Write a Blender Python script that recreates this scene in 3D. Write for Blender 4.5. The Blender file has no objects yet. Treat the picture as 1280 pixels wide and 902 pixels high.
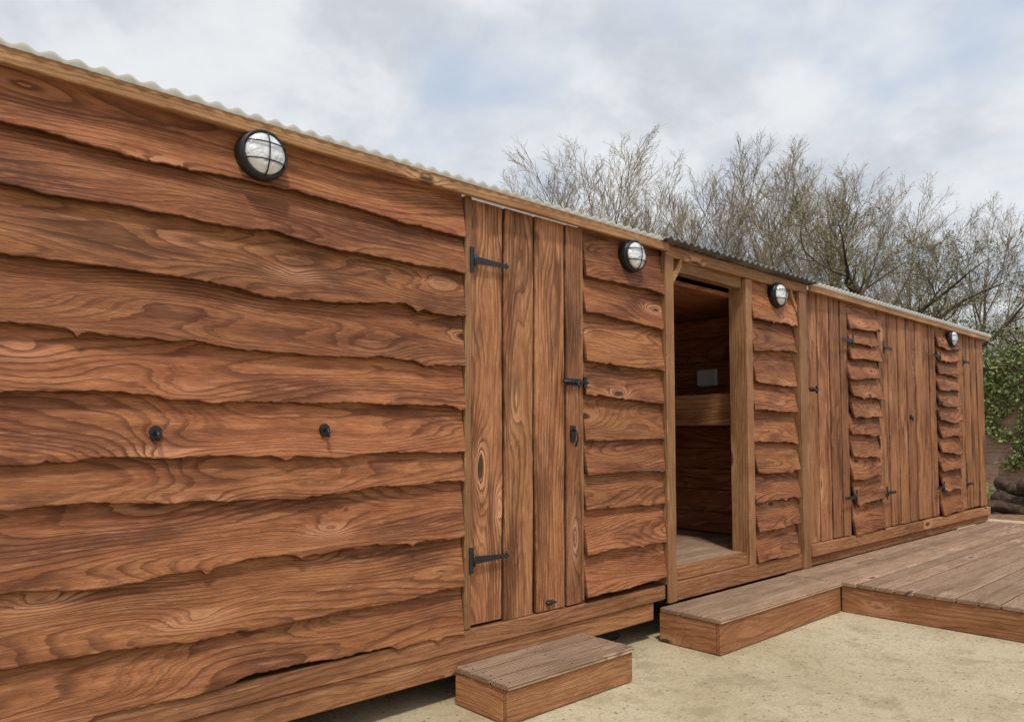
import bpy, math, random
import numpy as np
from mathutils import Vector, noise, Matrix
random.seed(7)
R=random.uniform
scene=bpy.context.scene
COL=scene.collection

# ------------------------------------------------------------------ helpers
def nz(*a):
    a=list(a)+[0]*(3-len(a)); return noise.noise(Vector(a))
def empty(name,loc=(0,0,0)):
    o=bpy.data.objects.new(name,None); o.location=loc; o.empty_display_size=.2; COL.objects.link(o); return o

class MB:
    """mesh builder with grain coordinates"""
    def __init__(s): s.v=[];s.f=[];s.g=[];s.e=[];s.m=[];s.mi=0;s.sm=[]
    def add(s,vs,fs,gs=None,es=None,smooth=False):
        o=len(s.v); s.v+=[tuple(v) for v in vs]
        s.g+= [tuple(g) for g in gs] if gs is not None else [tuple(v) for v in vs]
        s.e+= list(es) if es is not None else [0.0]*len(vs)
        for f in fs: s.f.append(tuple(i+o for i in f)); s.m.append(s.mi); s.sm.append(smooth)
    def obj(s,name,mats,parent=None):
        me=bpy.data.meshes.new(name); me.from_pydata(s.v,[],s.f)
        at=me.attributes.new('gco','FLOAT_VECTOR','POINT'); at.data.foreach_set('vector',np.array(s.g,dtype=np.float32).ravel())
        at=me.attributes.new('edge','FLOAT','POINT'); at.data.foreach_set('value',np.array(s.e,dtype=np.float32))
        if not isinstance(mats,(list,tuple)): mats=[mats]
        for m in mats: me.materials.append(m)
        me.polygons.foreach_set('material_index',s.m)
        me.polygons.foreach_set('use_smooth',s.sm)
        me.update()
        o=bpy.data.objects.new(name,me); COL.objects.link(o)
        if parent: o.parent=parent
        return o

def box(mb,x0,x1,y0,y1,z0,z1,axis='x',bev=.004):
    """bevelled beam with grain along axis"""
    sd=R(0,100)
    b=min(bev,(x1-x0)/3,(y1-y0)/3,(z1-z0)/3)
    L=[(x0,x1),(y0,y1),(z0,z1)]
    ai='xyz'.index(axis); bi,ci=[i for i in range(3) if i!=ai]
    a0,a1=L[ai];b0,b1=L[bi];c0,c1=L[ci]
    sec=[(b0+b,c0),(b1-b,c0),(b1,c0+b),(b1,c1-b),(b1-b,c1),(b0+b,c1),(b0,c1-b),(b0,c0+b)]
    cb,cc=(b0+b1)/2,(c0+c1)/2
    vs=[];gs=[]
    for a,ins in ((a0,b),(a0+b,0),(a1-b,0),(a1,b)):
        for i,(p,q) in enumerate(sec):
            pp=p+(ins if p<cb else -ins)*.7; qq=q+(ins if q<cc else -ins)*.7
            w=[0,0,0]; w[ai]=a; w[bi]=pp; w[ci]=qq
            vs.append(w); gs.append((a, p+q*0.9, sd))
    fs=[]
    for k in range(3):
        for i in range(8):
            j=(i+1)%8
            fs.append((k*8+i,k*8+j,k*8+8+j,k*8+8+i))
    fs.append(tuple(range(7,-1,-1))); fs.append(tuple(range(24,32)))
    mb.add(vs,fs,gs)

def board(mb,orient,a0,a1,e0,e1,n0,n1,thick,amp0=0,amp1=0,endj=0,step=.0125,cup=.003,edge0=0,edge1=1,knobs=True):
    """waney board. along a (X if 'h', Z if 'v'), across c e0..e1 (e1 = waney side), outward n (=-Y)"""
    sd=R(0,100); a0+=R(-endj,endj); a1+=R(-endj,endj)
    na=max(3,int((a1-a0)/step))
    SS=[0,.02,.25,.5,.75,.94,.985,1.0]; nc=len(SS)-1
    vs=[];gs=[];es=[];K=nc+1+2
    dirn=1 if e1>e0 else -1
    kn=[(R(a0,a1),R(.010,.035),R(.008,.03)*random.choice((1,1,-.6))) for _ in range(int((a1-a0)*1.5+R(0,1.3)))] if knobs else []
    for i in range(na+1):
        a=a0+(a1-a0)*i/na
        def wav(s,amp): return amp*(1.7*nz(a*1.15,s,1)+.85*nz(a*3.6,s,5)+.32*nz(a*13,s,9)+.22*nz(a*34,s,3)+.12*nz(a*80,s,4))
        c0=e0-dirn*wav(sd,amp0); c1=e1+dirn*wav(sd+40,amp1)
        lift=0
        for (ka,kw,kh) in kn:
            u=abs(a-ka)/kw; q=math.exp(-u**1.5); c1+=dirn*kh*(amp1/.02)*q*.8; lift+=.004*q
        roll=.004*nz(a*1.1,sd,7)*(1 if orient=='h' else .3)
        row=[]
        for j in range(nc+1):
            s=SS[j]
            c=c0+(c1-c0)*s
            n=n0+(n1-n0)*s+cup*nz(a*2,c*8,sd)+(lift+roll)*s*s
            e=0
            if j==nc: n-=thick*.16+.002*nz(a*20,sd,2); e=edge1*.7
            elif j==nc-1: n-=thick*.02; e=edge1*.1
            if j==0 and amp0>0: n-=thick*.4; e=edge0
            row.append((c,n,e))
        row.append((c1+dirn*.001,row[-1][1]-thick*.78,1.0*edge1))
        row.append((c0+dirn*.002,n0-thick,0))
        for (c,n,e) in row:
            w=(a,-n,c) if orient=='h' else (c,-n,a)
            vs.append(w); gs.append((a,c,sd)); es.append(e)
    fs=[]
    for i in range(na):
        for j in range(K):
            k=(j+1)%K
            fs.append((i*K+j,i*K+k,(i+1)*K+k,(i+1)*K+j))
    fs.append(tuple(range(K))); fs.append(tuple(na*K+j for j in range(K-1,-1,-1)))
    mb.add(vs,fs,gs,es)

def recalc(o):
    import bmesh
    bm=bmesh.new(); bm.from_mesh(o.data); bmesh.ops.recalc_face_normals(bm,faces=bm.faces[:]); bm.to_mesh(o.data); bm.free()

def tube(mb,pts,r,n=8,caps=True,smooth=True,r_end=None):
    pts=[Vector(p) for p in pts]; vs=[];fs=[]
    up=None
    for i,p in enumerate(pts):
        d=(pts[min(i+1,len(pts)-1)]-pts[max(i-1,0)]).normalized()
        up=d.orthogonal().normalized() if up is None else (up-d*up.dot(d)).normalized()
        sd=d.cross(up)
        rr=r if r_end is None else r+(r_end-r)*i/(len(pts)-1)
        for k in range(n):
            t=2*math.pi*k/n
            vs.append(p+(up*math.cos(t)+sd*math.sin(t))*rr)
    for i in range(len(pts)-1):
        for k in range(n):
            l=(k+1)%n
            fs.append((i*n+k,i*n+l,(i+1)*n+l,(i+1)*n+k))
    if caps:
        fs.append(tuple(range(n-1,-1,-1))); fs.append(tuple((len(pts)-1)*n+k for k in range(n)))
    mb.add(vs,fs,smooth=smooth)

def lathe(mb,c,axis,prof,n=32,smooth=True):
    c=Vector(c);ax=Vector(axis).normalized();u=ax.orthogonal().normalized();w=ax.cross(u)
    vs=[];fs=[]
    for (r,h) in prof:
        for k in range(n):
            t=2*math.pi*k/n
            vs.append(c+ax*h+(u*math.cos(t)+w*math.sin(t))*max(r,1e-4))
    for i in range(len(prof)-1):
        for k in range(n):
            l=(k+1)%n; fs.append((i*n+k,i*n+l,(i+1)*n+l,(i+1)*n+k))
    mb.add(vs,fs,smooth=smooth)

# ------------------------------------------------------------------ materials
class NT:
    def __init__(s,name):
        s.m=bpy.data.materials.new(name); s.m.use_nodes=True; s.t=s.m.node_tree; s.n=s.t.nodes
        s.b=s.n['Principled BSDF']
    def new(s,t,**k):
        n=s.n.new(t)
        for a,v in k.items(): setattr(n,a,v)
        return n
    def L(s,a,b): s.t.links.new(a,b)
    def inp(s,sock,v):
        if isinstance(v,bpy.types.NodeSocket): s.L(v,sock)
        else: sock.default_value=v
    def math(s,op,a,b=0,c=0,clamp=False):
        n=s.new('ShaderNodeMath',operation=op,use_clamp=clamp)
        s.inp(n.inputs[0],a); s.inp(n.inputs[1],b)
        s.inp(n.inputs[2],c)
        return n.outputs[0]
    def comb(s,x,y,z):
        n=s.new('ShaderNodeCombineXYZ'); s.inp(n.inputs[0],x);s.inp(n.inputs[1],y);s.inp(n.inputs[2],z); return n.outputs[0]
    def noise(s,vec,scale=1,detail=2,rough=.5,dist=0):
        n=s.new('ShaderNodeTexNoise'); s.L(vec,n.inputs['Vector']); n.inputs['Scale'].default_value=scale
        n.inputs['Detail'].default_value=detail; n.inputs['Roughness'].default_value=rough; n.inputs['Distortion'].default_value=dist
        return n.outputs['Fac']
    def mix(s,f,a,b,mode='MIX'):
        n=s.new('ShaderNodeMix',data_type='RGBA',blend_type=mode)
        s.inp(n.inputs[0],f)
        s.inp(n.inputs[6],a if not isinstance(a,tuple) else (*a[:3],1)); s.inp(n.inputs[7],b if not isinstance(b,tuple) else (*b[:3],1))
        return n.outputs[2]
    def ramp(s,f,a,b):
        n=s.new('ShaderNodeMapRange'); n.interpolation_type='SMOOTHSTEP'; s.inp(n.inputs[0],f); n.inputs[1].default_value=a; n.inputs[2].default_value=b
        return n.outputs[0]
    def bump(s,h,strength=.5,dist=.005):
        n=s.new('ShaderNodeBump'); n.inputs['Strength'].default_value=strength; n.inputs['Distance'].default_value=dist
        s.L(h,n.inputs['Height']); s.L(n.outputs[0],s.b.inputs['Normal'])

def wood(name,dark,mid,light,rings=38,warp=9,knot=5,rough=.5,groove=0,blotch=.5,edgecol=(.035,.012,.005),tone=.36,ringc=.66,streak=.5,vor=(1.5,5.0),af=.8,cf=4.5):
    N=NT(name)
    at=N.new('ShaderNodeAttribute',attribute_name='gco')
    sp=N.new('ShaderNodeSeparateXYZ'); N.L(at.outputs['Vector'],sp.inputs[0]); A,C,S=sp.outputs
    M=N.math
    lo=N.noise(N.comb(M('MULTIPLY',A,af),M('MULTIPLY',C,cf),M('MULTIPLY',S,3.7)),1,1,.45)
    wob=N.noise(N.comb(M('MULTIPLY',A,6),M('MULTIPLY',C,24),S),1,3,.65)
    vo=N.new('ShaderNodeTexVoronoi',feature='F1'); vo.inputs['Randomness'].default_value=1; vo.inputs['Scale'].default_value=1
    N.L(N.comb(M('ADD',M('MULTIPLY',A,vor[0]),M('MULTIPLY',wob,.10)),M('MULTIPLY',C,vor[1]),M('MULTIPLY',S,5.1)),vo.inputs['Vector'])
    d=vo.outputs['Distance']
    kb=M('EXPONENT',M('MULTIPLY',d,-7.5))
    H=M('ADD',M('MULTIPLY',C,rings),M('MULTIPLY',lo,warp*2))
    H=M('ADD',H,M('MULTIPLY',kb,knot*2))
    H=M('ADD',H,M('MULTIPLY',wob,.9))
    H=M('ADD',H,M('MULTIPLY',M('SINE',M('MULTIPLY',H,.93)),.33))
    fr=M('FRACT',H)
    sharp=M('MULTIPLY',N.ramp(fr,.40,.92),N.ramp(fr,1.0,.955))
    fr2=M('FRACT',M('MULTIPLY',H,2.37)); r2=M('MULTIPLY',N.ramp(fr2,.3,.85),N.ramp(fr2,1.0,.88))
    bl2=N.noise(N.comb(M('MULTIPLY',A,1.3),M('MULTIPLY',C,6),M('ADD',S,77)),1,4,.65)
    con=N.ramp(bl2,.34,.58)
    ring=M('ADD',M('MULTIPLY',sharp,M('ADD',M('MULTIPLY',con,.70),.30)),M('MULTIPLY',r2,M('MULTIPLY',M('SUBTRACT',1.25,con),.36)),clamp=True)
    fib=N.noise(N.comb(M('MULTIPLY',A,11),M('MULTIPLY',C,290),S),1,3,.8)
    bl=N.noise(N.comb(M('MULTIPLY',A,2.6),M('MULTIPLY',C,13),M('MULTIPLY',S,1.9)),1,5,.72)
    core=N.ramp(d,.12,.07)
    halo=N.ramp(d,.30,.10)
    hi=tuple(min(1,c*1.22+.07) for c in light)
    col=N.mix(N.ramp(bl,.36,.64),mid,light)
    col=N.mix(M('MULTIPLY',N.ramp(bl2,.47,.66),blotch),col,dark)
    col=N.mix(M('MULTIPLY',ring,ringc),col,dark)
    col=N.mix(M('MULTIPLY',N.ramp(fib,.46,.72),.6),col,dark)
    st=N.noise(N.comb(M('MULTIPLY',A,5),M('MULTIPLY',C,75),M('ADD',S,13)),1,4,.8)
    st=M('MULTIPLY',N.ramp(st,.52,.68),M('SUBTRACT',1,M('MULTIPLY',ring,.85)))
    col=N.mix(M('MULTIPLY',st,streak),col,hi)
    col=N.mix(M('MULTIPLY',M('MULTIPLY',halo,M('SUBTRACT',1,ring)),.75),col,hi)
    col=N.mix(M('MULTIPLY',core,.9),col,tuple(c*.5 for c in dark))
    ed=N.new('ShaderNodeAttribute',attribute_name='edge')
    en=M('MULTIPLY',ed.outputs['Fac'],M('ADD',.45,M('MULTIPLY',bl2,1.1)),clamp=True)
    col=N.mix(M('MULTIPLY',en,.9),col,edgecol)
    wn=N.new('ShaderNodeTexWhiteNoise',noise_dimensions='1D'); N.L(S,wn.inputs['W'])
    v=M('ADD',1-tone/2,M('MULTIPLY',wn.outputs['Value'],tone))
    hs=N.new('ShaderNodeHueSaturation'); N.L(col,hs.inputs['Color']); N.L(v,hs.inputs['Value']); hs.inputs['Saturation'].default_value=.98
    N.L(M('ADD',.4985,M('MULTIPLY',M('FRACT',M('MULTIPLY',wn.outputs['Value'],7.3)),.006)),hs.inputs['Hue'])
    N.L(hs.outputs[0],N.b.inputs['Base Color'])
    N.inp(N.b.inputs['Roughness'],M('ADD',rough-.02,M('MULTIPLY',bl,.25)))
    N.b.inputs['Specular IOR Level'].default_value=.28
    h=M('ADD',M('MULTIPLY',ring,-.7),M('MULTIPLY',fib,1.0))
    h=M('SUBTRACT',h,M('MULTIPLY',core,.6))
    if groove:
        g=M('SINE',M('MULTIPLY',C,2*math.pi/groove))
        h=M('ADD',h,M('MULTIPLY',g,1.2))
    N.bump(h,.9,.003)
    return N.m

M_side=wood('stained_waney_wood',(.092,.026,.010),(.33,.107,.036),(.49,.190,.070),rings=38,warp=10,blotch=.65)
M_door=wood('stained_door_wood',(.110,.036,.013),(.37,.140,.053),(.54,.245,.106),rings=34,warp=6,knot=4,blotch=.8,tone=.40)
M_frame=wood('frame_wood',(.16,.064,.025),(.36,.165,.065),(.48,.25,.11),rings=50,warp=3,knot=2,blotch=.4,ringc=.4)
M_beam=wood('base_beam_wood',(.12,.042,.016),(.36,.142,.054),(.48,.215,.09),rings=36,warp=4,knot=3,blotch=.55,ringc=.5)
M_deck=wood('decking_wood',(.23,.130,.078),(.43,.262,.160),(.56,.37,.245),rings=34,warp=3,knot=2,blotch=.45,rough=.65,groove=.0145,ringc=.35,streak=.4,tone=.42)
M_in=wood('interior_wood',(.10,.026,.010),(.34,.105,.037),(.46,.165,.065),rings=30,warp=6)

def simple(name,col,rough=.5,metal=0,nscale=30,var=.25,bump=0,spec=.5):
    N=NT(name); tc=N.new('ShaderNodeTexCoord')
    n=N.noise(tc.outputs['Object'],nscale,4,.6)
    c=N.mix(N.ramp(n,.3,.7),tuple(x*(1-var) for x in col),tuple(min(1,x*(1+var)) for x in col))
    N.L(c,N.b.inputs['Base Color']); N.b.inputs['Roughness'].default_value=rough; N.b.inputs['Metallic'].default_value=metal
    N.b.inputs['Specular IOR Level'].default_value=spec
    if bump: N.bump(n,bump,.004)
    return N.m
M_black=simple('black_iron',(.016,.016,.018),.38,0,60,.3,.3)
M_tin=simple('weathered_tin',(.20,.19,.185),.5,.3,9,.35,.2)
M_dark=simple('dark_void',(.03,.022,.016),.9)
M_grey=simple('grey_plastic',(.60,.65,.66),.4,0,10,.06)
N=NT('cream_translucent_roofing'); tc=N.new('ShaderNodeTexCoord')
c=N.mix(N.noise(tc.outputs['Object'],9,4,.6),(.74,.73,.67),(.87,.86,.82)); N.L(c,N.b.inputs['Base Color']); N.b.inputs['Roughness'].default_value=.5
tr=N.new('ShaderNodeBsdfTranslucent'); N.L(c,tr.inputs['Color']); mx=N.new('ShaderNodeMixShader'); mx.inputs[0].default_value=.6
N.L(N.b.outputs[0],mx.inputs[1]); N.L(tr.outputs[0],mx.inputs[2]); N.L(mx.outputs[0],N.n['Material Output'].inputs['Surface'])
M_cream=N.m
N=NT('frosted_lamp_glass')
N.b.inputs['Base Color'].default_value=(.80,.82,.84,1); N.b.inputs['Roughness'].default_value=.18
N.b.inputs['Specular IOR Level'].default_value=.8
tc=N.new('ShaderNodeTexCoord'); h=N.noise(tc.outputs['Object'],30,2); N.bump(h,.9,.02)
N.b.inputs['Coat Weight'].default_value=1; N.b.inputs['Coat Roughness'].default_value=.03
M_glass=N.m

# concrete yard
N=NT('sandy_concrete'); tc=N.new('ShaderNodeTexCoord'); P=tc.outputs['Object']
n1=N.noise(P,.55,5,.6,.4); n2=N.noise(P,3.2,6,.72); n3=N.noise(P,60,4,.7); n4=N.noise(P,200,2,.6); n5=N.noise(P,14,4,.7)
c=N.mix(N.ramp(n1,.32,.68),(.53,.425,.25),(.69,.58,.38))
c=N.mix(N.math('MULTIPLY',N.ramp(n2,.50,.64),.6),c,(.40,.31,.18))
c=N.mix(N.math('MULTIPLY',N.ramp(n2,.44,.3),.5),c,(.77,.69,.52))
c=N.mix(N.math('MULTIPLY',N.ramp(n5,.52,.66),.5),c,(.37,.29,.17))
c=N.mix(N.math('MULTIPLY',N.ramp(n3,.5,.66),.5),c,(.32,.25,.155))
c=N.mix(N.math('MULTIPLY',N.ramp(n4,.55,.68),.5),c,(.77,.71,.58))
vo=N.new('ShaderNodeTexVoronoi',feature='F1'); N.L(P,vo.inputs['Vector']); vo.inputs['Scale'].default_value=26
gr=N.ramp(vo.outputs['Distance'],.24,.12)
spr=N.new('ShaderNodeSeparateColor'); N.L(vo.outputs['Color'],spr.inputs[0])
gr=N.math('MULTIPLY',gr,N.ramp(spr.outputs[0],.66,.72))
c=N.mix(N.math('MULTIPLY',gr,.8),c,(.15,.12,.085))
N.L(c,N.b.inputs['Base Color']); N.b.inputs['Roughness'].default_value=.85; N.b.inputs['Specular IOR Level'].default_value=.25
h=N.math('ADD',N.math('MULTIPLY',n3,.9),N.math('ADD',N.math('ADD',n2,n5),N.math('MULTIPLY',n4,.4)))
N.bump(h,1,.012)
M_conc=N.m
N=NT('rough_grass'); tc=N.new('ShaderNodeTexCoord'); P=tc.outputs['Object']
n1=N.noise(P,.3,5,.6); n2=N.noise(P,14,5,.7)
c=N.mix(N.ramp(n1,.35,.65),(.07,.10,.03),(.13,.13,.055)); c=N.mix(N.math('MULTIPLY',n2,.6),c,(.04,.05,.02))
N.L(c,N.b.inputs['Base Color']); N.b.inputs['Roughness'].default_value=.95; N.bump(n2,.8,.05)
M_grass=N.m
N=NT('old_brick'); tc=N.new('ShaderNodeTexCoord'); P=tc.outputs['Object']
sp=N.new('ShaderNodeSeparateXYZ'); N.L(P,sp.inputs[0])
br=N.new('ShaderNodeTexBrick'); N.L(N.comb(sp.outputs[1],sp.outputs[2],0),br.inputs['Vector'])
br.inputs['Color1'].default_value=(.28,.13,.08,1); br.inputs['Color2'].default_value=(.40,.24,.16,1); br.inputs['Mortar'].default_value=(.36,.31,.24,1)
br.inputs['Scale'].default_value=1; br.inputs['Brick Width'].default_value=.225; br.inputs['Row Height'].default_value=.075; br.inputs['Mortar Size'].default_value=.006
n1=N.noise(P,1.3,6,.65); n2=N.noise(P,18,4,.6)
c=N.mix(N.math('MULTIPLY',N.ramp(n1,.42,.66),.5),br.outputs['Color'],(.36,.29,.19)); c=N.mix(N.math('MULTIPLY',n2,.35),c,(.17,.12,.09))
N.L(c,N.b.inputs['Base Color']); N.b.inputs['Roughness'].default_value=.9; N.bump(n2,.5,.02)
M_brick=N.m
def leafmat(name,a,b,rough=.6):
    N=NT(name); oi=N.new('ShaderNodeNewGeometry')
    c=N.mix(oi.outputs['Random Per Island'],a,b); N.L(c,N.b.inputs['Base Color']); N.b.inputs['Roughness'].default_value=rough
    N.b.inputs['Specular IOR Level'].default_value=.25
    return N.m
M_ivy=leafmat('ivy_leaves',(.10,.14,.04),(.33,.36,.13))
M_bud=leafmat('spring_buds',(.24,.20,.09),(.38,.33,.15))
M_hedge=leafmat('hedge_leaves',(.10,.11,.045),(.26,.25,.11))
M_bark=simple('grey_bark',(.18,.14,.10),.9,0,6,.4,.5,.2)
M_twig=simple('pale_twigs',(.32,.25,.17),.9,0,2,.25,0,.2)
M_obark=simple('oak_bark',(.085,.065,.045),.9,0,6,.4,.5,.2)
M_otwig=simple('oak_twigs',(.17,.13,.075),.9,0,2,.3,0,.2)
M_obud=leafmat('oak_buds',(.20,.21,.07),(.34,.34,.13))
M_log=simple('rotten_log',(.07,.045,.03),.9,0,12,.5,.8,.2)
M_logend=simple('log_end_grain',(.2,.13,.08),.85,0,25,.3,.3,.2)
M_soil=simple('dark_soil',(.24,.13,.08),.95,0,9,.4,.6,.2)

# ------------------------------------------------------------------ world / sun / camera
w=bpy.data.worlds.new('World'); scene.world=w; w.use_nodes=True; t=w.node_tree; n=t.nodes; bg=n['Background']
sun_to=Vector((-.38,-.56,1.20)).normalized()
elev=math.asin(sun_to.z); rot=math.atan2(sun_to.x,sun_to.y)
sky=n.new('ShaderNodeTexSky'); sky.sky_type='NISHITA'; sky.sun_disc=False; sky.sun_elevation=elev; sky.sun_rotation=rot
sky.air_density=1; sky.dust_density=2
tc=n.new('ShaderNodeTexCoord'); spx=n.new('ShaderNodeSeparateXYZ'); t.links.new(tc.outputs['Generated'],spx.inputs[0])
def wm(op,a,b):
    m=n.new('ShaderNodeMath'); m.operation=op
    for i,v in enumerate((a,b)):
        if isinstance(v,bpy.types.NodeSocket): t.links.new(v,m.inputs[i])
        else: m.inputs[i].default_value=v
    return m.outputs[0]
den=wm('ADD',wm('MAXIMUM',spx.outputs[2],0.0),.35)
cx=wm('DIVIDE',spx.outputs[0],den); cy=wm('DIVIDE',spx.outputs[1],den)
cb=n.new('ShaderNodeCombineXYZ'); t.links.new(cx,cb.inputs[0]); t.links.new(cy,cb.inputs[1])
def wn(scale,det,dist,r=.55,off=0):
    x=n.new('ShaderNodeTexNoise'); x.inputs['Scale'].default_value=scale; x.inputs['Detail'].default_value=det; x.inputs['Distortion'].default_value=dist; x.inputs['Roughness'].default_value=r
    mp=n.new('ShaderNodeMapping'); mp.inputs['Location'].default_value=(off,off*.7,0); t.links.new(cb.outputs[0],mp.inputs[0]); t.links.new(mp.outputs[0],x.inputs['Vector']); return x.outputs['Fac']
def wr(f,a,b):
    m=n.new('ShaderNodeMapRange'); m.interpolation_type='SMOOTHSTEP'; t.links.new(f,m.inputs[0]); m.inputs[1].default_value=a; m.inputs[2].default_value=b; return m.outputs[0]
def wmix(f,a,b):
    m=n.new('ShaderNodeMix'); m.data_type='RGBA'
    for s,v in ((m.inputs[0],f),(m.inputs[6],a),(m.inputs[7],b)):
        if isinstance(v,bpy.types.NodeSocket): t.links.new(v,s)
        else: s.default_value=v if not isinstance(v,tuple) else (*v,1)
    return m.outputs[2]
K=1/.12
c1=wn(1.6,5,.15,.5,3.1); c2=wn(3.4,6,.15,.58,9.4)
cloud=wmix(wr(c2,.30,.62),(.58*K,.62*K,.68*K),(.83*K,.85*K,.875*K))
bluesky=wmix(.15,(.56*K,.66*K,.80*K),sky.outputs[0])
colr=wmix(wr(c1,.36,.54),bluesky,cloud)
colr=wmix(wr(spx.outputs[2],.25,-.02),colr,(.79*K,.82*K,.85*K))
t.links.new(colr,bg.inputs['Color']); bg.inputs['Strength'].default_value=.12

sd=bpy.data.lights.new('sun','SUN'); sd.energy=2.2; sd.angle=math.radians(6); sd.color=(1,.955,.89)
so=bpy.data.objects.new('sun',sd); COL.objects.link(so); so.rotation_euler=sun_to.to_track_quat('Z','Y').to_euler()

AL=math.atan2(1000,920); H0=1.25
cd=bpy.data.cameras.new('camera'); cam=bpy.data.objects.new('camera',cd); COL.objects.link(cam); scene.camera=cam
cd.sensor_width=36; cd.lens=36*920/1280; cd.clip_end=1500; cd.shift_y=46/1280
cam.location=(0,-2.8,H0); cam.rotation_euler=(math.radians(93),0,AL-math.pi/2)
scene.view_settings.view_transform='Standard'; scene.view_settings.look='None'; scene.view_settings.exposure=0
def at(px,depth):
    u=(px-640)/920; r=u*depth; ca,sa=math.cos(AL),math.sin(AL)
    return depth*ca+r*sa, -2.8+depth*sa-r*ca

# ------------------------------------------------------------------ ground
def sheet(name,x0,x1,y0,y1,z,mat):
    me=bpy.data.meshes.new(name); me.from_pydata([(x0,y0,z),(x1,y0,z),(x1,y1,z),(x0,y1,z)],[],[(0,1,2,3)]); me.materials.append(mat)
    o=bpy.data.objects.new(name,me); COL.objects.link(o); return o
sheet('ground',-600,600,-600,600,-.006,M_grass)
sheet('concrete_yard',-9,13.0,-14,5,0,M_conc)

# ------------------------------------------------------------------ cabin
cabin=empty('timber_cabin')
XL,XR=-2.6,10.60; YB=2.5
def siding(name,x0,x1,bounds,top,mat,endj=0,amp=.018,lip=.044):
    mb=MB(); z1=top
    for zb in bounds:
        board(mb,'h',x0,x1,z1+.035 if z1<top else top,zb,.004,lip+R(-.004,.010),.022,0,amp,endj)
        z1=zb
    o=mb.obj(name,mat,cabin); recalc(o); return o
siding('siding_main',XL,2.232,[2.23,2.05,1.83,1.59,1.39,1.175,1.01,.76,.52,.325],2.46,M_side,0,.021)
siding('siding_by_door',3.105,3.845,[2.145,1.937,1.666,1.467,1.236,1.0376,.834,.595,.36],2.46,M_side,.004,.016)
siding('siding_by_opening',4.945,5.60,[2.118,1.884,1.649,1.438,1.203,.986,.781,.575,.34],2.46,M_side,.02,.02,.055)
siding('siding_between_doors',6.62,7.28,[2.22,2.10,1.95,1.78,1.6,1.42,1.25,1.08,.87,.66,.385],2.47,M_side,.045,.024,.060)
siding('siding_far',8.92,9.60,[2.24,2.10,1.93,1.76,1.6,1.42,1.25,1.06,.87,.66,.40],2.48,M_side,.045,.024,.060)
def vdoor(name,xs,z0,z1,mat,jit=.012,n=.014,amp=.008,g=.004,inc=.005):
    mb=MB()
    for i in range(len(xs)-1):
        q=n+(i%5)*inc
        board(mb,'v',z0+R(0,jit),z1,xs[i]+g,xs[i+1]-g,q,q,.022,amp,amp,0,.02,cup=.003,edge0=.8,edge1=1,knobs=False)  # dark bark edges; the darkening also stands in for shadow in the seams
    o=mb.obj(name,mat,cabin); recalc(o); return o
vdoor('door',[2.283,2.498,2.714,2.947,3.08],.33,2.425,M_door,amp=.006,g=.0045,inc=.006)
vdoor('door_right_pair',[5.795,6.03,6.25,6.45,6.60],.385,2.46,M_door,amp=.006,g=.005)
vdoor('double_door',[7.30,7.53,7.77,7.99,8.22,8.44,8.68,8.87],.39,2.47,M_door,amp=.006,g=.006,n=.018,inc=.005)
vdoor('vertical_end_boards',[9.65,9.86,10.08,10.31,10.58],.40,2.48,M_door,amp=.006,g=.006)
mb=MB()
box(mb,2.238,2.278,-.034,.03,.33,2.43,'z')
box(mb,3.084,3.103,-.024,.03,.34,2.43,'z')
box(mb,3.85,3.935,-.058,.06,.215,2.40,'z')
box(mb,4.85,4.935,-.045,.10,.33,2.40,'z')
box(mb,5.63,5.745,-.068,.04,.215,2.40,'z')
box(mb,5.755,5.79,-.03,.04,.38,2.44,'z')
box(mb,3.94,4.845,-.01,.06,2.33,2.41,'x')
o=mb.obj('door_frames_and_posts',M_frame,cabin); recalc(o)
mb=MB()
for (xa,s) in ((3.94,1),(5.625,-1)):
    p=[(xa,-.05,2.26),(xa+s*.10,-.05,2.39)]
    vs=[];
    for (x,y,z) in p:
        vs+=[(x,y,z-.03),(x,y+.05,z-.03),(x,y+.05,z+.03),(x,y,z+.03)]
    mb.add(vs,[(0,1,2,3),(7,6,5,4),(0,4,5,1),(1,5,6,2),(2,6,7,3),(3,7,4,0)],[(v[0],v[2],3.3) for v in vs])
o=mb.obj('corner_braces',M_frame,cabin); recalc(o)
mb=MB()
box(mb,XL,3.845,-.034,.06,.238,.326,'x')
box(mb,XL,3.74,-.020,.08,.128,.234,'x')
box(mb,5.80,8.3,-.05,.05,.285,.38,'x'); box(mb,8.303,10.62,-.05,.05,.285,.38,'x')
box(mb,5.75,10.62,-.022,.06,.205,.281,'x')
o=mb.obj('base_beams',M_beam,cabin); recalc(o)
mb=MB()
box(mb,3.94,4.84,-.03,.02,.335,.42,'x'); box(mb,3.85,5.74,-.045,.03,.215,.331,'x')
o=mb.obj('threshold',M_beam,cabin); recalc(o)
mb=MB()
y=.022
while y<2.3:
    box(mb,2.9,6.1,y,y+.115,.395,.42,'x'); y+=.12
o=mb.obj('interior_floor',M_deck,cabin); recalc(o)
def zr(x): return 2.463+.0035*max(0,x)
mb=MB()
def fascia(x0,x1,y0,y1,h):
    n0=len(mb.v); box(mb,x0,x1,y0,y1,-h,0,'x')
    for i in range(n0,len(mb.v)):
        v=mb.v[i]; mb.v[i]=(v[0],v[1],v[2]+zr(v[0]))
fascia(XL-.05,3.86,-.082,-.056,.056)
fascia(5.80,XR+.05,-.084,-.060,.055)
fascia(3.862,5.798,-.05,-.012,.075)
o=mb.obj('fascia_board',M_frame,cabin); recalc(o)
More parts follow.
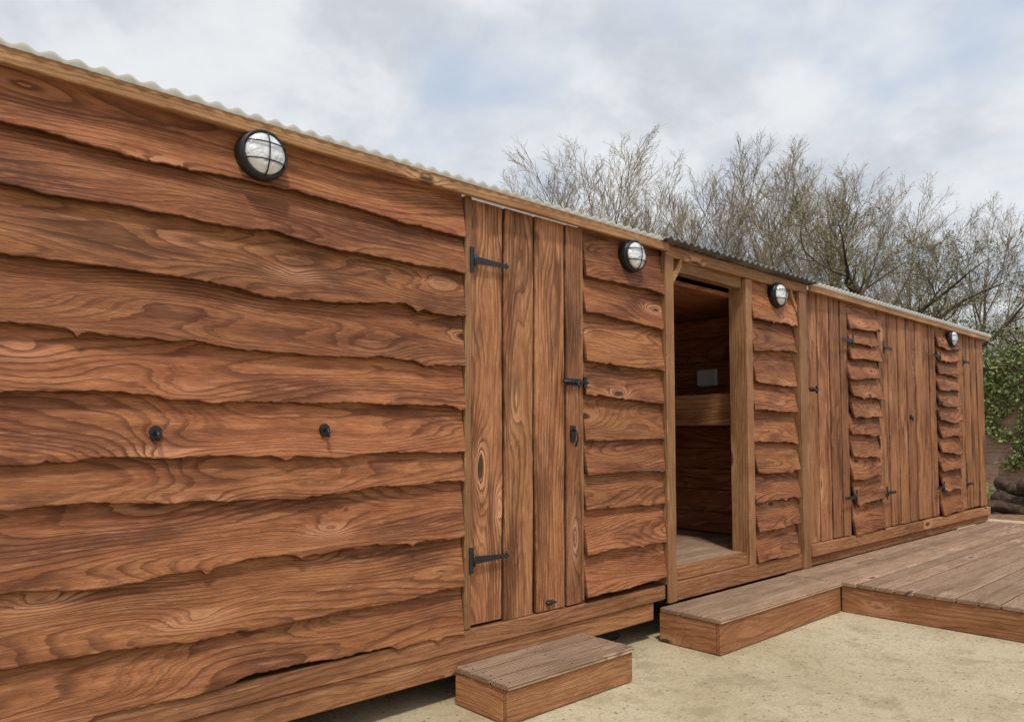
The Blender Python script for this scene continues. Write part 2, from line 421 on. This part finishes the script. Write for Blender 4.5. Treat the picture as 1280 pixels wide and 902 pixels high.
def roof(name,x0,x1,yf,mat,lift=0,amp=.013,per=.076,th=.006):
    vs=[];fs=[];st=per/10;nx=int((x1-x0)/st); ys=[yf,yf+.15,1.2,YB+.1]
    for side in (0,1):
        for i in range(nx+1):
            x=x0+i*st; j=.005*nz(x*.7,3,1); k=.003*nz(x*1.9,5,1)
            zz=zr(x)+.004+amp+lift+k+amp*math.sin(2*math.pi*x/per)+(th if side==0 else 0)
            for y in ys: vs.append((x,y+ (j if y==yf else 0),zz-.05*(y-yf)))
    m=len(ys); o2=(nx+1)*m
    for i in range(nx):
        for j in range(m-1):
            a=i*m+j; fs.append((a,a+m,a+m+1,a+1)); fs.append((o2+a,o2+a+1,o2+a+m+1,o2+a+m))
        fs.append((i*m,o2+i*m,o2+(i+1)*m,(i+1)*m))
    mb=MB(); mb.add(vs,fs,smooth=False); o=mb.obj(name,mat,cabin); return o
roof('corrugated_roof',XL-.08,3.80,-.092,M_cream,-.002,.008,th=.008)
roof('corrugated_roof_canopy',3.78,5.86,-.125,M_tin,.000,.010)
roof('corrugated_roof_far',5.84,XR+.1,-.10,M_cream,0,.010,th=.008)
mb=MB()
for (x0,x1) in ((XL,3.89),(4.89,XR)): box(mb,x0,x1,.062,.085,.33,2.455,'x')
box(mb,XL,XR,YB-.03,YB,.15,2.30,'x')
box(mb,XL,2.9,.09,YB-.04,.30,.33,'x'); box(mb,6.1,XR,.09,YB-.04,.30,.33,'x')
box(mb,XL,XR,.09,YB-.04,2.28,2.31,'x')
o=mb.obj('structural_lining',M_in,cabin); recalc(o)
mb=MB()
for xe in (XL,XR-.001):
    z=.15
    while z<2.30:
        box(mb,xe-.012,xe+.012,.0,YB,z,min(z+.2,2.36),'y'); z+=.204
o=mb.obj('end_wall_cladding',M_side,cabin); recalc(o)
mb=MB(); z=.15
while z<2.2: box(mb,XL,XR,YB+.001,YB+.02,z,min(z+.22,2.33),'x'); z+=.224
o=mb.obj('rear_cladding',M_side,cabin); recalc(o)
mb=MB()
z=.43
while z<2.26:
    hgt=R(.16,.22)
    box(mb,5.585,5.61,.09,YB-.05,z,min(z+hgt,2.275),'y',.008)
    box(mb,2.95,5.58,YB-.075,YB-.045,z,min(z+hgt,2.275),'x',.008)
    box(mb,3.0,3.025,.09,YB-.08,z,min(z+hgt,2.275),'y',.008)
    z+=hgt+.003
o=mb.obj('interior_planking',M_in,cabin); recalc(o)
mb=MB()
box(mb,4.97,5.00,.16,2.3,1.335,1.575,'y',.006)
box(mb,5.003,5.57,.16,2.3,1.46,1.49,'y'); 
box(mb,4.97,5.03,2.2,2.28,.43,1.33,'z')
o=mb.obj('bunk_shelf',M_beam,cabin); recalc(o)
mb=MB(); x,yy=5.545,.64
box(mb,x,x+.035,yy,yy+.20,1.68,1.83,'y',.012)
box(mb,x-.012,x,yy+.01,yy+.19,1.69,1.82,'y',.006)
o=mb.obj('socket_box',M_grey,cabin); recalc(o)
mb=MB()
for x in (-2,-.4,1.2,3.4,5.5,7.6,9.8):
    for y in (.15,1.1,2.2): box(mb,x,x+.22,y,y+.2,0.001,.298,'z',.01)
box(mb,XL,XR,2.3,2.34,.001,.148,'x')  # unseen rear beam, added to block light so the underfloor gap stays dark
o=mb.obj('bearer_blocks_and_light_stop',M_dark,cabin); recalc(o)

# --- ironmongery
def prism(mb,poly,y0,y1):
    n=len(poly); vs=[(x,y0,z) for x,z in poly]+[(x,y1,z) for x,z in poly]
    fs=[tuple(range(n)),tuple(range(2*n-1,n-1,-1))]+[(i,i+n,(i+1)%n+n,(i+1)%n) for i in range(n)]
    mb.add(vs,fs)
def hinge(x,z,L,s=1,y=-.045,sc=1.0):
    mb=MB()
    h=.062*sc
    prism(mb,[(x-s*.030,z-h),(x-s*.004,z-h),(x-s*.004,z+h),(x-s*.030,z+h)],y,y-.005)
    tube(mb,[(x,y-.005,z-.028*sc),(x,y-.005,z+.028*sc)],.007,8)
    w=.019*sc
    prism(mb,[(x,z-w),(x+s*L*.9,z-w*.5),(x+s*L*.93,z-w*.95),(x+s*L,z),(x+s*L*.93,z+w*.95),(x+s*L*.9,z+w*.5),(x,z+w)],y-.001,y-.006)
    for q in (.2,.45,.7): lathe(mb,(x+s*L*q,y-.006,z),(0,-1,0),[(.0045,0),(.004,.002),(.0001,.003)],8)
    for q in (-.7,.7): lathe(mb,(x-s*.017,y-.005,z+q*h),(0,-1,0),[(.0045,0),(.004,.002),(.0001,.003)],8)
    o=mb.obj('strap_hinge',M_black,cabin); recalc(o)
hinge(2.292,2.117,.225,1,-.036); hinge(2.292,.654,.225,1,-.036)
hinge(6.595,2.09,.22,-1,-.072); hinge(7.31,2.09,.20,1,-.072)
hinge(6.595,.72,.22,-1,-.072); hinge(7.31,.72,.20,1,-.072)
hinge(8.86,2.12,.20,-1,-.072); hinge(9.66,2.12,.2,1,-.072); hinge(8.86,.70,.2,-1,-.072); hinge(9.66,.70,.2,1,-.072)
def bolt(x0,x1,z,y=-.048):
    mb=MB()
    prism(mb,[(x0+.02,z-.018),(x1-.05,z-.018),(x1-.05,z+.018),(x0+.02,z+.018)],y,y-.004)
    tube(mb,[(x0,y-.012,z),(x1,y-.012,z)],.007,10)
    for q in (.25,.6): tube(mb,[(x0+(x1-x0)*q-.008,y-.010,z),(x0+(x1-x0)*q+.008,y-.010,z)],.012,10)
    tube(mb,[(x0+(x1-x0)*.45,y-.012,z),(x0+(x1-x0)*.45,y-.04,z-.012),(x0+(x1-x0)*.45,y-.042,z-.035)],.0055,8)
    prism(mb,[(x1-.035,z-.03),(x1-.012,z-.03),(x1-.012,z+.03),(x1-.035,z+.03)],y-.002,y-.016)
    o=mb.obj('sliding_bolt',M_black,cabin); recalc(o)
bolt(2.91,3.11,1.55,-.040); bolt(5.74,5.9,1.63,-.070); bolt(8.78,8.92,1.60,-.06)
def ring_handle(x,z,y):
    mb=MB()
    lathe(mb,(x,y,z),(0,-1,0),[(.0001,0),(.028,0),(.028,.005),(.02,.008),(.0001,.01)],16)
    tube(mb,[(x+.022*math.cos(a),y-.016-.006*math.sin(a*.5),z-.02+.026*math.sin(a)) for a in [i*math.pi/8 for i in range(17)]],.0042,8,False)
    return mb
o=ring_handle(8.05,1.45,-.038).obj('ring_latch',M_black,cabin); recalc(o)
mb=MB(); x,z=3.0,1.265
prism(mb,[(x-.018,z-.045),(x+.018,z-.045),(x+.022,z),(x+.018,z+.045),(x-.018,z+.045),(x-.022,z)],-.026,-.040)
tube(mb,[(x,-.040,z+.02),(x,-.068,z+.015),(x+.002,-.071,z-.03),(x+.002,-.055,z-.07)],.006,8)
o=mb.obj('door_latch',M_black,cabin); recalc(o)
mb=MB(); tube(mb,[(2.79,-.037,.375),(2.86,-.037,.372)],.006,8); prism(mb,[(2.80,.36),(2.84,.36),(2.84,.385),(2.80,.385)],-.020,-.034)
o=mb.obj('foot_bolt',M_black,cabin); recalc(o)
for (x,z) in ((.834,1.262),(1.491,1.275)):
    mb=MB(); y=-.034
    prism(mb,[(x+.021*math.cos(a)*1.0,z+.027*math.sin(a)) for a in [i*math.pi/8 for i in range(16)]],y+.02,y-.010)
    tube(mb,[(x,y-.008,z+.004),(x,y-.030,z+.002),(x,y-.040,z-.012),(x,y-.030,z-.024)],.0075,10)
    o=mb.obj('iron_peg',M_black,cabin); recalc(o)

# --- bulkhead lamps
def lamp(x,z,y=-.045,r=.098):
    e=empty('bulkhead_wall_light')
    c=(x,y,z)
    mb=MB(); lathe(mb,c,(0,-1,0),[(.0001,-.02),(r,-.02),(r,.026),(r*.97,.034),(r*.86,.038),(r*.84,.030),(.0001,.028)],48)
    o=mb.obj('base',M_black,e); recalc(o)
    mb=MB(); R1=r*.82; prof=[(R1,.030),(R1*.99,.040)]+[(R1*math.cos(a),.040+.036*math.sin(a)) for a in [i*math.pi/2/10 for i in range(1,11)]]
    lathe(mb,c,(0,-1,0),prof,40); o=mb.obj('glass_dome',M_glass,e); recalc(o)
    mb=MB()
    def surf(u,v):
        q=min(1,math.hypot(u,v)/(R1*1.06)); return Vector((x+u,y-(.040+.043*math.sqrt(max(0,1-q*q)))-.002,z+v))
    lim=R1*1.08
    for v in (-.42*R1,.42*R1):
        l=math.sqrt(lim*lim-v*v); tube(mb,[surf(-l+2*l*i/16,v) for i in range(17)],.003,8)
    tube(mb,[surf(0,-lim+2*lim*i/16) for i in range(17)],.003,8)
    tube(mb,[(x+r*.9*math.cos(a),y-.040,z+r*.9*math.sin(a)) for a in [i*math.pi/20 for i in range(41)]],.006,8,False)
    o=mb.obj('cage',M_black,e); recalc(o)
for (x,z) in ((1.194,2.345),(3.513,2.335),(5.293,2.33),(9.305,2.355)): lamp(x,z)

# ------------------------------------------------------------------ steps and deck
def step(name,x0,x1,y0,y1,h):
    e=empty(name); mb=MB(); n=3; wd=(y1-y0+.012)/n
    for i in range(n): box(mb,x0-.006,x1+.006,y0-.012+i*wd,y0-.012+i*wd+wd-.007,h-.026,h,'x',.005)
    o=mb.obj('treads',M_deck,e); recalc(o)
    mb=MB()
    box(mb,x0,x1,y0,y0+.028,.004,h-.028,'x'); 
    box(mb,x0,x0+.028,y0+.030,y1,.004,h-.028,'y'); box(mb,x1-.028,x1,y0+.030,y1,.004,h-.028,'y')
    o=mb.obj('risers',M_beam,e); recalc(o)
    mb=MB()
    for i in range(n):
        for xx in (x0+.03,(x0+x1)/2,x1-.03):
            for dy in (.03,wd-.04): lathe(mb,(xx,y0-.012+i*wd+dy,h+.0005),(0,0,1),[(.005,0),(.0045,.0006),(.0001,.0007)],6)
    mb.obj('screws',M_dark,e)
step('wooden_step',2.18,3.045,-.40,-.038,.178)
step('wooden_step',3.755,5.335,-.47,-.05,.208)
deck=empty('wooden_deck')
mb=MB(); y=-6.2; 
DX0,DX1=5.35,10.5
while y<-.06:
    w_=.116; br=R(7.2,9.4)
    box(mb,DX0-.012+R(-.003,.003),br,y,min(y+w_,-.055),.184,.212+R(-.001,.001),'x',.005); box(mb,br+.004,DX1,y,min(y+w_,-.055),.184,.212,'x',.005)
    y+=w_+.009
o=mb.obj('boards',M_deck,deck); recalc(o)
mb=MB()
box(mb,DX0,DX0+.035,-6.2,-.47,.004,.182,'y'); box(mb,DX1-.05,DX1-.02,-6.2,-.06,.004,.182,'y'); box(mb,DX0+.04,DX1-.06,-6.2,-6.17,.004,.182,'x')
o=mb.obj('deck_skirt',M_beam,deck); recalc(o)
mb=MB()
for i in range(11):
    xx=DX0+.25+i*.48
    yy=-6.2
    while yy<-.1:
        for q in (.03,.09): lathe(mb,(xx,yy+q,.2132),(0,0,1),[(.005,0),(.0045,.0006),(.0001,.0007)],6)
        yy+=.125
o=mb.obj('deck_screws',M_dark,deck)

# ------------------------------------------------------------------ garden wall, ivy, logs
gw=empty('brick_garden_wall')
mb=MB(); WX=17.0
box(mb,WX,WX+.34,-16,16,0,2.62,'y',.01)
o=mb.obj('wall_body',M_brick,gw); recalc(o)
mb=MB(); yy=-16
while yy<16: box(mb,WX-.04,WX+.38,yy,yy+.32,2.622,2.70,'y',.02); yy+=.325
o=mb.obj('coping',M_brick,gw); recalc(o)

def leaves(name,pts,size,mat,parent=None,seed=1):
    rg=np.random.default_rng(seed); n=len(pts); pts=np.array(pts)
    a=rg.normal(size=(n,3)); a/=np.linalg.norm(a,axis=1)[:,None]
    b=rg.normal(size=(n,3)); b-=a*(a*b).sum(1)[:,None]; b/=np.linalg.norm(b,axis=1)[:,None]
    s=(size*rg.uniform(.6,1.3,n))[:,None]
    v=np.stack([pts-a*s,pts-b*s*.6,pts+a*s,pts+b*s*.6],1).reshape(-1,3)
    f=np.arange(n*4).reshape(-1,4)
    me=bpy.data.meshes.new(name); me.from_pydata(v.tolist(),[],f.tolist()); me.materials.append(mat)
    o=bpy.data.objects.new(name,me); COL.objects.link(o)
    if parent: o.parent=parent
    return o
pts=[]
for _ in range(80000):
    y=R(-9,9); z=R(.6,3.0)
    if .8*nz(y*.7,z*.9,4)+.8*nz(y*2.3,z*2.3,8)+(z-1.15)*.5>.0: pts.append((WX-abs(random.gauss(0.02,.10+.05*z*nz(y*2,z*2,3))),y,z))
leaves('ivy',pts,.038,M_ivy)
pts=[]
for _ in range(16000):
    x=R(13.6,16.8); y=R(-6,5)
    if nz(x*.9,y*.9,2)>-.05: pts.append((x,y,abs(random.gauss(0,.18))*(1+nz(x,y,9))))
leaves('weeds',pts,.045,M_ivy,seed=5)
sheet('soil_bed',13.0,17,-9,6,.002,M_soil)
lp=empty('log_pile'); mb=MB()
cx_,cy_=at(1285,12.2)
for (dx,dy,dz,r,l,an) in [(-.5,-.5,.13,.13,1.0,.3),(.0,.1,.12,.12,1.1,.2),(.5,.4,.11,.11,.9,-.3),(-.15,-.3,.34,.11,.9,.5),(.3,.2,.32,.09,1.0,.1),(-.6,.3,.10,.10,.8,1.2),(.2,-.9,.12,.12,.9,2.0)]:
    d=Vector((math.cos(an+.9),math.sin(an+.9),R(-.12,.25))).normalized(); c=Vector((cx_+dx,cy_+dy,dz))
    P=[c+d*l*(t/6-.5)+Vector((0,0,.05*nz(t,dx,dy))) for t in range(7)]
    k0=len(mb.v); mb.mi=0; tube(mb,P,r,14,True,True)
    for i in range(k0,len(mb.v)):
        v=Vector(mb.v[i]); q=.04*nz(v.x*7,v.y*7,v.z*7); mb.v[i]=tuple(v+Vector((q,q,q)))
    mb.m[-1]=1; mb.m[-2]=1; mb.sm[-1]=False; mb.sm[-2]=False
o=mb.obj('logs',[M_log,M_logend],lp); recalc(o)

# ------------------------------------------------------------------ trees
def gen_tree(name,height,seed,trunk_r,nl=(14,9,7,5),oak=False,budn=1,budsize=.013,lowstart=.14,ang=(.30,.66),mats=None):
    rg=random.Random(seed); V=[];F=[];MI=[];tips=[]
    def seg(P,rad,n,mi):
        o=len(V); up=None
        for i,p in enumerate(P):
            d=P[min(i+1,len(P)-1)]-P[max(i-1,0)]
            if d.length<1e-6: d=Vector((0,0,1))
            d.normalize()
            up=d.orthogonal().normalized() if up is None else (up-d*up.dot(d)).normalized()
            s=d.cross(up)
            for k in range(n):
                t=2*math.pi*k/n; V.append(tuple(p+(up*math.cos(t)+s*math.sin(t))*rad[i]))
        for i in range(len(P)-1):
            for k in range(n):
                l=(k+1)%n; F.append((o+i*n+k,o+i*n+l,o+(i+1)*n+l,o+(i+1)*n+k)); MI.append(mi)
    def grow(p,d,L,r,lv):
        ns=(9,8,5,4,3)[lv]; n=(8,6,4,3,3)[lv]
        P=[p.copy()]; D=[d.copy()]; wob=(.04,.06,.085,.11,.13)[lv]*(2.6 if oak else 1)
        for i in range(ns):
            d=d+Vector((rg.gauss(0,wob),rg.gauss(0,wob),rg.gauss(0,wob*.7)))
            d.z+=(.10,.08,.08,.06,.04)[lv]*(0.5 if oak else 1)
            d.normalize(); p=p+d*(L/ns); P.append(p.copy()); D.append(d.copy())
        mn=(.014,.011,.0072,.0050,.0040)[lv]
        rr=[max(mn,r*(1-.88*(i/ns))) for i in range(ns+1)]
        seg(P,rr,n,0 if lv<2 else 1)
        if lv>=4: tips.append(P[-1]); return
        if lv==3: tips.append(P[-1])
        nc=nl[lv]
        for c in range(nc):
            s=lowstart+(1-lowstart)*((c+rg.random())/nc) if lv==0 else .12+.88*((c+rg.random())/nc)
            i=min(ns-1,int(s*ns)); f=s*ns-i; q=P[i].lerp(P[i+1],min(1,f)); dd=D[i+1]
            ax=dd.orthogonal().normalized()
            ph=(c*2.4+rg.uniform(-.4,.4)) if lv==0 else rg.uniform(0,6.28)
            ax=Matrix.Rotation(ph,3,dd)@ax
            an=rg.uniform(*ang)*(1.25 if lv==0 else 1)
            nd=(dd*math.cos(an)+ax*math.sin(an)).normalized()
            Lc={0:L*(.74-.34*s),1:L*(.50-.20*s),2:L*(.55-.2*s),3:L*.58}[lv]*rg.uniform(.85,1.1)
            grow(q,nd,Lc,max(.0042,rr[i]*rg.uniform(.42,.60)),lv+1)
    grow(Vector((0,0,-.1)),Vector((rg.gauss(0,.03),rg.gauss(0,.03),1)),height*.78,trunk_r,0)
    rs=np.random.default_rng(seed)
    T=np.array([tuple(t) for t in tips]); T=np.repeat(T,budn,0)+rs.normal(0,.03 if budn==1 else .07,(len(T)*budn,3))
    a=rs.normal(size=T.shape)*budsize; b=rs.normal(size=T.shape)*budsize*.6
    o=len(V); q=np.stack([T-a,T-b,T+a,T+b],1).reshape(-1,3)
    V+=q.tolist(); F+=[(o+4*i,o+4*i+1,o+4*i+2,o+4*i+3) for i in range(len(T))]; MI+=[2]*len(T)
    me=bpy.data.meshes.new(name); me.from_pydata(V,[],F)
    for m in (mats or (M_bark,M_twig,M_bud)): me.materials.append(m)
    me.polygons.foreach_set('material_index',MI); me.update(); return me
T1=gen_tree('bare_tree_a',12,11,.18)
T2=gen_tree('bare_tree_b',12,23,.19)
T3=gen_tree('bare_tree_c',12,37,.17)
T4=gen_tree('oak_tree',9,51,.36,nl=(11,9,7,5),budn=2,oak=True,lowstart=.25,ang=(.5,1.0),budsize=.02,mats=(M_obark,M_otwig,M_obud))
def put(me,name,px,depth,ytop,rz=0,wide=1):
    """stand a tree at a world bearing/distance, scaled to the height surveyed from the photo"""
    x,y=at(px,depth); ca,sa=math.cos(AL),math.sin(AL)
    N_=len(me.vertices); co=np.empty(N_*3,dtype=np.float32); me.vertices.foreach_get('co',co); co=co.reshape(-1,3)[::7]
    c_,s_=math.cos(rz),math.sin(rz)
    fx=(co[:,0]*c_-co[:,1]*s_)*ca+(co[:,0]*s_+co[:,1]*c_)*sa
    s=1.0
    for _ in range(12):
        ang=np.percentile((co[:,2]*s-H0)/(depth+fx*s*wide),99.5); s*=((545-ytop)/920)/ang
    o=bpy.data.objects.new(name,me); COL.objects.link(o); o.location=(x,y,-.05); o.scale=(s*wide,s*wide,s); o.rotation_euler=(0,0,rz); return o
put(T1,'bare_tree',752,30,160,rz=.3,wide=1.3)
put(T2,'bare_tree',690,33,210,rz=1.3,wide=1.15)
put(T3,'bare_tree',830,32,196,rz=2.3,wide=1.2)
put(T2,'bare_tree',905,31,168,rz=4.0,wide=1.25)
put(T1,'bare_tree',968,32,168,rz=5.0,wide=1.25)
put(T3,'bare_tree',1080,31,204,rz=4.4,wide=1.25)
put(T2,'bare_tree',1032,35,198,rz=.4,wide=1.2)
put(T4,'oak_tree',1178,25,238,rz=1.9,wide=1.35)
put(T1,'bare_tree',1140,37,226,rz=2.9,wide=1.2)
put(T2,'bare_tree',1215,36,245,rz=5.6,wide=1.2)
put(T4,'oak_tree',1275,27,270,rz=4.2,wide=1.3)
put(T1,'bare_tree',1370,34,275,rz=2.2,wide=1.1)
put(T3,'bare_tree',1470,34,250,rz=3.2,wide=1.1)
pts=[];
for _ in range(45000):
    y=R(-12,22); x=18.6+random.gauss(0,.8); top=3.9+1.3*nz(y*.4,1,2)+.6*nz(y*1.7,4,2)
    z=R(.2,1)*top
    if nz(x*.9,y*.9,z*.9)>-.15: pts.append((x,y,z))
leaves('hedge',pts,.05,M_hedge,seed=9)
